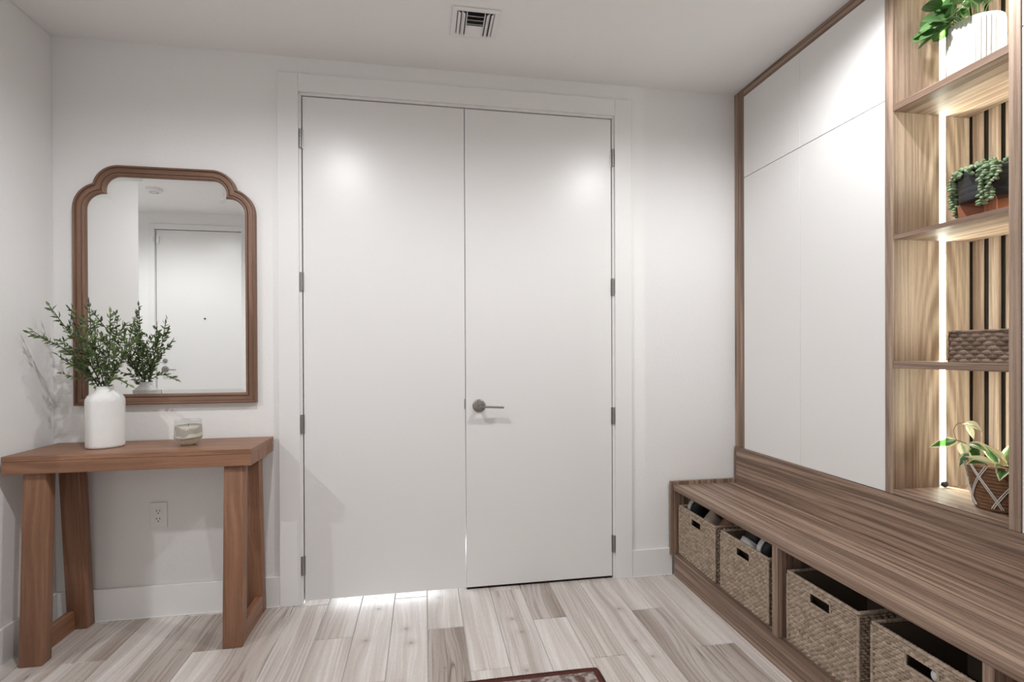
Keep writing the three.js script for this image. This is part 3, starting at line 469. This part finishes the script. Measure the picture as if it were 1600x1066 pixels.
// ---------------------------------------------------------------- plants
// leaf along +x from the origin, face up (+y); width w, drooping by curl, folded by fold
function leafGeo(L, w, curl = 0.3, fold = 0.2, n = 6, shape = (s) => Math.sin(Math.PI * Math.pow(s, 0.8))) {
  const pos = [], uv = [], idx = [];
  for (let i = 0; i <= n; i++) { const s = i / n, ww = Math.max(0.0002, w * shape(s)); const x = L * s, y = -curl * L * s * s; for (let j = -2; j <= 2; j++) { pos.push(x, y + Math.abs(j / 2) * ww * fold, ww * j / 4); uv.push(s, j / 4 + 0.5); } }
  for (let i = 0; i < n; i++) for (let j = 0; j < 4; j++) { const a = i * 5 + j; idx.push(a, a + 1, a + 6, a, a + 6, a + 5); }
  const g = new THREE.BufferGeometry(); g.setAttribute('position', new THREE.Float32BufferAttribute(pos, 3)); g.setAttribute('uv', new THREE.Float32BufferAttribute(uv, 2)); g.setIndex(idx); g.computeVertexNormals(); return g;
}
function orient(geo, at, dir, up = V(0, 1, 0), spin = 0) {   // x axis along dir
  const x = dir.clone().normalize(); let z = x.clone().cross(up); if (z.lengthSq() < 1e-6) z = x.clone().cross(V(0, 0, 1)); z.normalize(); const y = z.clone().cross(x); const m = new THREE.Matrix4().makeBasis(x, y, z); if (spin) m.multiply(new THREE.Matrix4().makeRotationX(spin)); m.setPosition(at); return geo.clone().applyMatrix4(m);
}
function tint(geo, c) { const n = geo.attributes.position.count, a = new Float32Array(n * 3); for (let i = 0; i < n; i++) a.set(c, i * 3); geo.setAttribute('color', new THREE.BufferAttribute(a, 3)); return geo; }
{ // vase: flattened bottle, turned a little
  const g = lathe([[0, 0], [0.066, 0], [0.0735, 0.004], [0.0755, 0.012], [0.0765, 0.19], [0.0745, 0.203], [0.066, 0.216], [0.043, 0.233], [0.036, 0.2395], [0.0345, 0.245], [0.0355, 0.2525], [0.0335, 0.2535], [0.031, 0.250], [0.031, 0.236], [0.055, 0.215], [0.068, 0.19], [0.068, 0.012], [0, 0.012]], 72); g.scale(0.88, 1, 0.64); g.computeVertexNormals();
  const m = single('flower_vase', g, M({ color: new THREE.Color().setRGB(0.80, 0.79, 0.775), roughness: 0.55, bumpMap: peel, bumpScale: 0.0008 }), 'matte white bottle vase holding green sprigs', 'vase'); m.position.set(0.2945, 0.7997, 0.172); m.rotation.y = 0.5;
}
const twig = M({ color: new THREE.Color().setRGB(0.055, 0.06, 0.03), roughness: 0.8 });
const sprigLeaf = P({ color: 0xffffff, vertexColors: true, roughness: 0.55, transmission: 0.25, thickness: 0, side: THREE.DoubleSide });
const greens = [[0.105, 0.165, 0.045], [0.150, 0.225, 0.060], [0.070, 0.115, 0.040], [0.190, 0.270, 0.085], [0.085, 0.130, 0.060]];
const bunch = thing('greenery_bunch', 'bunch of green leafy sprigs in the white vase', 'greenery');
function sprig(tip, mid, label, k, dens = 1) {
  const t = new THREE.Group(); t.name = 'sprig'; t.userData.label = label; bunch.add(t);
  const base = V(0.2945 + rr(-0.012, 0.012), 0.83, 0.172 + rr(-0.008, 0.008)), mouth = V(0.2945 + (tip.x - 0.2945) * 0.09 + rr(-0.006, 0.006), 1.055, 0.172 + (tip.z - 0.172) * 0.09 + rr(-0.004, 0.004));
  const c = new THREE.CatmullRomCurve3([base, mouth, mid, tip]); const stems = [new THREE.TubeGeometry(c, 30, 0.0017, 6)], leaves = [];
  const put = (p, dir, L) => { const up = V(rr(-1, 1), rr(-0.2, 1), rr(-1, 1)); leaves.push(tint(orient(leafGeo(L, L * 0.36, rr(-0.1, 0.35), 0.25, 4), p, dir, up), greens[Math.floor(rnd() * 5)])); };
  const run = (curve, s0, s1, step, L0) => { const len = curve.getLength(); for (let s = s0; s < s1; s += step / len) { const p = curve.getPointAt(s), tg = curve.getTangentAt(s); for (const sd of [-1, 1]) { const side = tg.clone().cross(V(rr(-1, 1), rr(-1, 1), rr(-1, 1))).normalize(); put(p, tg.clone().multiplyScalar(rr(0.5, 0.95)).addScaledVector(side, 0.85), L0 * rr(0.75, 1.15)); if (rnd() > 0.75) break; } } put(curve.getPointAt(1), curve.getTangentAt(1), L0); };
  run(c, 0.50, 0.985, 0.013, 0.027);
  const nb = Math.round(6 * dens); for (let b = 0; b < nb; b++) {
    const s = 0.42 + 0.42 * (b + rr(0, 0.6)) / nb, p = c.getPointAt(s), tg = c.getTangentAt(s), side = V(rr(-1, 1), rr(-0.3, 0.5), rr(-1, 1)).normalize(); const L = rr(0.06, 0.115) * (1.15 - 0.5 * (s - 0.4)); const d = tg.clone().multiplyScalar(0.75).addScaledVector(side, 0.7).normalize();
    const e = p.clone().addScaledVector(d, L).add(V(0, 0.012, 0)); e.x = Math.min(0.385, Math.max(e.x, 0.03)); e.z = Math.max(e.z, 0.055); e.y = Math.max(e.y, 1.10); const cc = new THREE.CatmullRomCurve3([p, p.clone().lerp(e, 0.5).add(V(0, -0.004, 0)), e]); stems.push(new THREE.TubeGeometry(cc, 8, 0.0011, 5)); run(cc, 0.15, 0.98, 0.013, 0.024);
  }
  part('stem', merge(stems), twig, t); const f = part('foliage', merge(leaves), sprigLeaf, t); f.userData.kind = 'stuff';
}
sprig(V(0.040, 1.272, 0.200), V(0.165, 1.205, 0.195), 'sprig reaching lowest and farthest toward the short wall', 1, 0.8);
sprig(V(0.080, 1.385, 0.150), V(0.185, 1.230, 0.160), 'tall sprig leaning over the mirror frame toward the corner', 2, 1.1);
sprig(V(0.251, 1.415, 0.200), V(0.262, 1.220, 0.190), 'tallest upright sprig in front of the mirror edge', 3, 1.2);
sprig(V(0.352, 1.352, 0.240), V(0.335, 1.200, 0.215), 'upright sprig before the mirror glass, second tallest tip', 4, 1.2);
sprig(V(0.372, 1.315, 0.110), V(0.350, 1.190, 0.135), 'sprig closest to the mirror glass', 5, 1.2);
sprig(V(0.170, 1.180, 0.245), V(0.225, 1.125, 0.215), 'short sprig low over the vase, mirror frame side', 6, 1.0);
sprig(V(0.405, 1.060, 0.215), V(0.350, 1.085, 0.205), 'short dark sprig drooping over the vase shoulder', 7, 0.2);
sprig(V(0.215, 1.320, 0.230), V(0.240, 1.190, 0.210), 'bushy sprig in the middle of the bunch', 8, 1.3);

// top shelf: fluted white pot with broad leaves
{
  const pot = [[0, 0], [0.064, 0], [0.068, 0.003], [0.0745, 0.06], [0.0765, 0.185], [0.074, 0.2], [0.068, 0.202], [0.066, 0.19], [0.064, 0.17], [0, 0.168]]; const g = lathe(pot, 240); const p = g.attributes.position;
  for (let i = 0; i < p.count; i++) { const x = p.getX(i), y = p.getY(i), z = p.getZ(i), r = Math.hypot(x, z); if (r > 0.067 && y > 0.002 && y < 0.195) { const a = Math.atan2(z, x), k = 1 - 0.075 * Math.pow(0.5 + 0.5 * Math.cos(a * 36), 3); p.setX(i, x * k); p.setZ(i, z * k); } } g.computeVertexNormals();
  const t = thing('potted_plant', 'broad-leaved plant in a white fluted pot on the top shelf', 'plant', [3.425, 2.0772, 1.122]);
  part('pot', g, M({ color: new THREE.Color().setRGB(0.66, 0.64, 0.62), roughness: 0.45 }), t, 'white fluted pot');
  const soil = cyl(0.062, 0.062, 0.004, 28); soil.translate(0, 0.171, 0); part('soil', soil, M({ color: new THREE.Color().setRGB(0.03, 0.02, 0.014), roughness: 1 }), t);
  const leafTex = tex(128, 64, (u, v) => { const m = Math.exp(-Math.pow((v - 0.5) * 40, 2)); const s = Math.pow(clamp(1 - Math.abs(((u * 9 - Math.abs(v - 0.5) * 6) % 1 + 1) % 1 - 0.5) * 8), 2) * 0.25; return mix3([74, 112, 62], [130, 158, 104], clamp(m + s)); });
  const mats = [1, 0.7, 1.35].map((k) => P({ map: leafTex, color: new THREE.Color().setRGB(k, k, k * 0.9), roughness: 0.45, transmission: 0.3, thickness: 0, side: THREE.DoubleSide }));
  const big = leafGeo(0.062, 0.050, 0.14, 0.10, 12, (s) => Math.sqrt(Math.max(0, 1 - Math.pow(2 * s - 1, 2))) * (1 - 0.12 * s)); const stems = [];
  const dirs = [[-0.55, -0.10, -0.80], [-0.75, 0.12, -0.55], [-0.45, 0.25, -0.95], [-0.8, 0.3, -0.1], [-0.9, 0.05, -0.25], [-0.3, 0.55, -0.75], [-0.6, 0.65, -0.3], [-0.6, 0.5, 0.3], [0.1, 0.8, -0.4], [0.0, 0.9, 0.1], [-0.3, 0.85, 0.35], [-0.5, 0.3, 0.55], [0.35, 0.7, 0.1], [0.15, 0.6, -0.65], [-0.2, 0.3, 0.75], [-0.7, -0.12, -0.40], [-0.62, 0.02, -0.68], [-0.8, -0.05, -0.05], [-0.5, 0.4, -0.6]];
  dirs.forEach(([dx, dy, dz], i) => {
    const d = V(dx, dy, dz).normalize(), L = rr(0.075, 0.12), a = V(dx * 0.02, 0.17, dz * 0.02), mid = a.clone().addScaledVector(d, L * 0.45).add(V(0, 0.055, 0)), e = a.clone().addScaledVector(d, L).add(V(0, 0.045, 0)); e.x = Math.min(e.x, 0.12); e.z = Math.max(-0.115, Math.min(0.17, e.z));
    const c = new THREE.CatmullRomCurve3([a, mid, e]); stems.push(new THREE.TubeGeometry(c, 10, 0.0016, 5));
    for (const [s, o] of [[1, 0], [0.72, 1], [0.74, -1]]) { const p = c.getPointAt(s); const dd = d.clone().add(V(rr(-0.5, 0.5), rr(-0.45, 0.25), rr(-0.5, 0.5) + o * 0.5)).normalize(); const q = p.clone().add(t.position).addScaledVector(dd, 0.075); if (q.x > 3.59 || q.z < 0.968 || q.z > 1.32) continue; part('leaf', orient(big, p, dd, V(rr(-1.4, 0.1), rr(0.3, 1), rr(-0.3, 1.0))), mats[Math.floor(rnd() * 3)], t); }
  });
  part('stem', merge(stems), M({ color: new THREE.Color().setRGB(0.12, 0.2, 0.06), roughness: 0.6 }), t);
}
// second shelf: dark ribbed pot on a terracotta wooden stand with trailing succulent
{
  const t = thing('trailing_succulent', 'trailing succulent in a dark ribbed pot on a brown stand', 'plant', [3.425, 1.6077, 1.172]);
  const pp = [[0, 0.066], [0.078, 0.066], [0.0805, 0.070]]; for (let i = 0; i <= 40; i++) { const y = 0.074 + 0.088 * i / 40; pp.push([0.081 + 0.003 * i / 40 + 0.0013 * Math.pow(Math.abs(Math.sin(i / 40 * Math.PI * 5)), 0.5), y]); } pp.push([0.0835, 0.164], [0.079, 0.164], [0.077, 0.152], [0, 0.150]);
  part('pot', lathe(pp, 56), M({ color: new THREE.Color().setRGB(0.030, 0.031, 0.034), roughness: 0.42 }), t, 'dark grey ribbed pot');
  const terra = M({ map: pine, color: new THREE.Color().setRGB(1.15, 0.85, 0.72), roughness: 0.6 });
  for (const a of [0.6, 2.17, 3.74, 5.31]) { const s = new THREE.Shape([new THREE.Vector2(0.012, 0), new THREE.Vector2(0.078, 0), new THREE.Vector2(0.083, 0.062), new THREE.Vector2(0.074, 0.065), new THREE.Vector2(0.012, 0.065)]); const g = new THREE.ExtrudeGeometry(s, { depth: 0.026, bevelEnabled: true, bevelSize: 0.001, bevelThickness: 0.001, bevelSegments: 1 }); g.translate(0, 0.001, -0.013); g.rotateY(a); g.translate(0, 0.0003, 0); part('stand_foot', g, terra, t, 'reddish brown wooden foot'); }
  const beadMat = M({ color: 0xffffff, vertexColors: true, roughness: 0.45 }); const bead = new THREE.SphereGeometry(0.0056, 10, 8); bead.scale(1.6, 0.95, 0.95); bead.translate(0.007, 0, 0); bead.deleteAttribute('uv');
  const trail = (ang, drop, k) => { const R = 0.087, cx = Math.cos(ang), cz = Math.sin(ang); const c = new THREE.CatmullRomCurve3([V(cx * 0.04, 0.155, cz * 0.04), V(cx * 0.072, 0.174, cz * 0.072), V(cx * (R + 0.008), 0.160, cz * (R + 0.008)), V(cx * (R + 0.012), 0.155 - drop * 0.5, cz * (R + 0.012)), V(cx * (R + 0.010), 0.158 - drop, cz * (R + 0.010))]); const list = []; const len = c.getLength(), n = Math.round(len / 0.0088); for (let i = 0; i <= n; i++) { const p = c.getPointAt(i / n), tg = c.getTangentAt(i / n); const side = tg.clone().cross(V(rr(-1, 1), rr(-1, 1), rr(-1, 1))).normalize(); const b = rnd(); for (const q of [side, side.clone().negate()]) list.push(tint(orient(bead, p, q.clone().addScaledVector(tg, 0.3)), b < 0.5 ? [0.17, 0.25, 0.13] : [0.25, 0.33, 0.20])); } list.push(tint(new THREE.TubeGeometry(c, 20, 0.0014, 5).deleteAttribute('uv'), [0.12, 0.18, 0.08])); const m = part('trailing_stem', merge(list), beadMat, t); m.userData.kind = 'stuff'; };
  // angles: 0 = toward the back, pi = toward the room, -pi/2 = toward the closet doors
  for (const [a, d] of [[-1.72, 0.145], [-1.98, 0.105], [-1.45, 0.09], [-2.2, 0.03], [2.56, 0.100], [2.74, 0.112], [2.40, 0.04], [-2.75, 0.006], [-0.6, 0.03], [1.2, 0.04], [1.9, 0.05], [0.3, 0.02], [3.05, 0.006], [-2.45, 0.008]]) trail(a, d);
}
// third shelf: woven box
{
  const t = thing('woven_box', 'small brown woven rectangular basket on the third shelf', 'basket', [0, 0, 0]); const x0 = 3.290, x1 = 3.540, z0 = 1.141, z1 = 1.325, y0 = 1.1505, y1 = 1.2485; const pal = [[0.20, 0.135, 0.095], [0.27, 0.19, 0.14], [0.15, 0.10, 0.07], [0.235, 0.165, 0.125]];
  part('front_panel', weave(z0, z1, y0, y1, (a, y, h) => [x0 + 0.004 - h, y, a], 71, null, 0.0135, 0.034, 0.0075, 0.0022, 0.0015, pal), weaveMat, t);
  part('side_panel', weave(x0, x1, y0, y1, (a, y, h) => [a, y, z0 + 0.003 - h], 72, null, 0.0135, 0.034, 0.0060, 0.0040, 0.0025, pal), weaveMat, t);
  part('side_panel', weave(x0, x1, y0, y1, (a, y, h) => [a, y, z1 - 0.003 + h], 73, null, 0.0135, 0.034, 0.0060, 0.0040, 0.0025, pal), weaveMat, t);
  part('inner_box', merge([bx(x0 + 0.007, x0 + 0.012, y0, y1 - 0.002, z0 + 0.006, z1 - 0.006, { r: 0 }), bx(x1 - 0.012, x1, y0, y1 - 0.002, z0 + 0.006, z1 - 0.006, { r: 0 }), bx(x0 + 0.012, x1 - 0.012, y0, y0 + 0.006, z0 + 0.006, z1 - 0.006, { r: 0 }), bx(x0 + 0.012, x1 - 0.012, y0, y1 - 0.002, z0 + 0.006, z0 + 0.010, { r: 0 }), bx(x0 + 0.012, x1 - 0.012, y0, y1 - 0.002, z1 - 0.010, z1 - 0.006, { r: 0 })]), innerMat, t);
  part('rim', rope([V(x0 + 0.005, y1, z0 + 0.005), V(x0 + 0.005, y1, (z0 + z1) / 2), V(x0 + 0.005, y1, z1 - 0.005), V((x0 + x1) / 2, y1, z1 - 0.005), V(x1 - 0.006, y1, z1 - 0.005), V(x1 - 0.006, y1, (z0 + z1) / 2), V(x1 - 0.006, y1, z0 + 0.005), V((x0 + x1) / 2, y1, z0 + 0.005)], 0.005, 75, true, pal), weaveMat, t);
}
// niche floor: variegated hoya in a coiled basket pot with white cords
{
  const t = thing('potted_hoya', 'variegated trailing plant in a coiled brown basket with white cords', 'plant', [3.405, NF + 0.0005, 1.218]);
  const coil = [[0.018, 0.12, 0.07], [0.15, 0.09, 0.055]]; const bp = [[0, 0]]; const rad = (y) => 0.064 + 0.024 * Math.pow(y / 0.142, 0.85); for (let i = 0; i <= 96; i++) { const y = 0.142 * i / 96; bp.push([rad(y) + 0.0036 * Math.sqrt(Math.abs(Math.sin(i / 96 * Math.PI * 13))) - 0.002, y]); } bp.push([0.082, 0.142], [0.080, 0.13], [0, 0.128]);
  const bt = tex(256, 128, (u, v) => mix3([96, 66, 45], [140, 102, 72], fbm(u * 40, v * 30, 22, 2, 40, 0))); part('basket_pot', lathe(bp, 72), M({ map: bt, roughness: 0.75 }), t, 'brown coiled basket pot');
  const cord = M({ color: new THREE.Color().setRGB(0.66, 0.62, 0.57), roughness: 0.9 });
  for (let k = 0; k < 12; k++) { const a0 = k * 6.283 / 12 + 0.3, da = (k % 2 ? 1 : -1) * 0.95; for (const off of [-0.035, 0.035]) { const pts = []; for (let i = 0; i <= 8; i++) { const f = i / 8, a = a0 + da * f + off, y = 0.141 - 0.13 * f, r = rad(y) + 0.0042; pts.push(V(Math.cos(a) * r, y, Math.sin(a) * r)); } part('cord', tube(pts, 0.0017, 16, 5), cord, t); } }
  const lt = tex(128, 64, (u, v) => { const e = Math.abs(v - 0.5) * 2, n = fbm(u * 6, v * 6, 44, 3), q = sm(0.50, 0.72, e + (n - 0.5) * 0.7 + Math.pow(u, 6) * 0.3); return mix3([58, 104, 44], [222, 214, 172], q); }), lp = tex(128, 64, (u, v) => { const e = Math.abs(v - 0.5) * 2, n = fbm(u * 6, v * 6, 54, 3); return mix3([226, 216, 182], [120, 148, 84], sm(0.62, 0.82, 1 - e + (n - 0.5) * 0.5) * 0.6); });
  const lm = [lt, lp].map((m) => P({ map: m, roughness: 0.35, transmission: 0.3, thickness: 0, side: THREE.DoubleSide })); const lg = leafGeo(0.088, 0.034, 0.12, 0.28, 8), lg2 = leafGeo(0.068, 0.034, 0.25, 0.25, 8); const vines = [];
  const vine = (pts, r = 0.0018) => vines.push(tube(pts, r, 20, 6));
  const L = (at, dir, k, g = lg, up = V(-0.5, 1, 0.3)) => part('leaf', orient(g, V(...at), V(...dir), up), lm[k], t);
  vine([V(-0.02, 0.13, -0.03), V(-0.015, 0.175, -0.06), V(0.0, 0.188, -0.11), V(0.01, 0.192, -0.150)]); vine([V(0.01, 0.192, -0.150), V(0.012, 0.225, -0.162), V(0.012, 0.252, -0.145), V(0.010, 0.252, -0.128)], 0.0012);
  L([0.01, 0.192, -0.150], [-0.80, -0.22, -0.22], 0, lg, V(-0.3, 0.5, 0.9)); L([0.010, 0.253, -0.128], [-0.25, 0.02, 0.9], 1, lg2); L([0.010, 0.250, -0.120], [0.1, -0.75, 0.5], 1, leafGeo(0.05, 0.02, 0.3, 0.3, 6)); L([0.008, 0.188, -0.135], [-0.25, -0.75, 0.55], 1, lg2);
  L([0.0, 0.188, -0.11], [-0.2, -0.05, 0.85], 0, lg); L([-0.005, 0.180, -0.085], [-0.45, -0.35, 0.5], 0, lg); L([-0.01, 0.172, -0.065], [-0.5, -0.8, 0.15], 0, lg2); L([-0.012, 0.165, -0.075], [-0.55, -0.6, -0.35], 0, lg2);
  L([-0.02, 0.135, 0.0], [-0.75, 0.35, -0.35], 1, lg); L([-0.01, 0.14, 0.02], [-0.55, 0.75, -0.2], 1, lg); L([0.0, 0.14, 0.03], [-0.5, 0.6, 0.35], 1, lg); L([-0.02, 0.135, 0.03], [-0.8, 0.25, 0.25], 0, lg); L([0.02, 0.135, 0.0], [0.5, 0.7, -0.3], 0, lg); L([0.01, 0.135, -0.02], [0.1, 0.7, -0.6], 0, lg); L([0.0, 0.135, 0.03], [0.2, 0.85, 0.45], 1, lg2); L([-0.05, 0.14, 0.045], [-0.75, -0.15, 0.35], 0, lg2); L([-0.03, 0.14, -0.02], [-0.8, 0.15, -0.1], 0, lg2);
  part('vine', merge(vines), M({ color: new THREE.Color().setRGB(0.16, 0.13, 0.06), roughness: 0.7 }), t);
}
renderer.render(scene, camera);
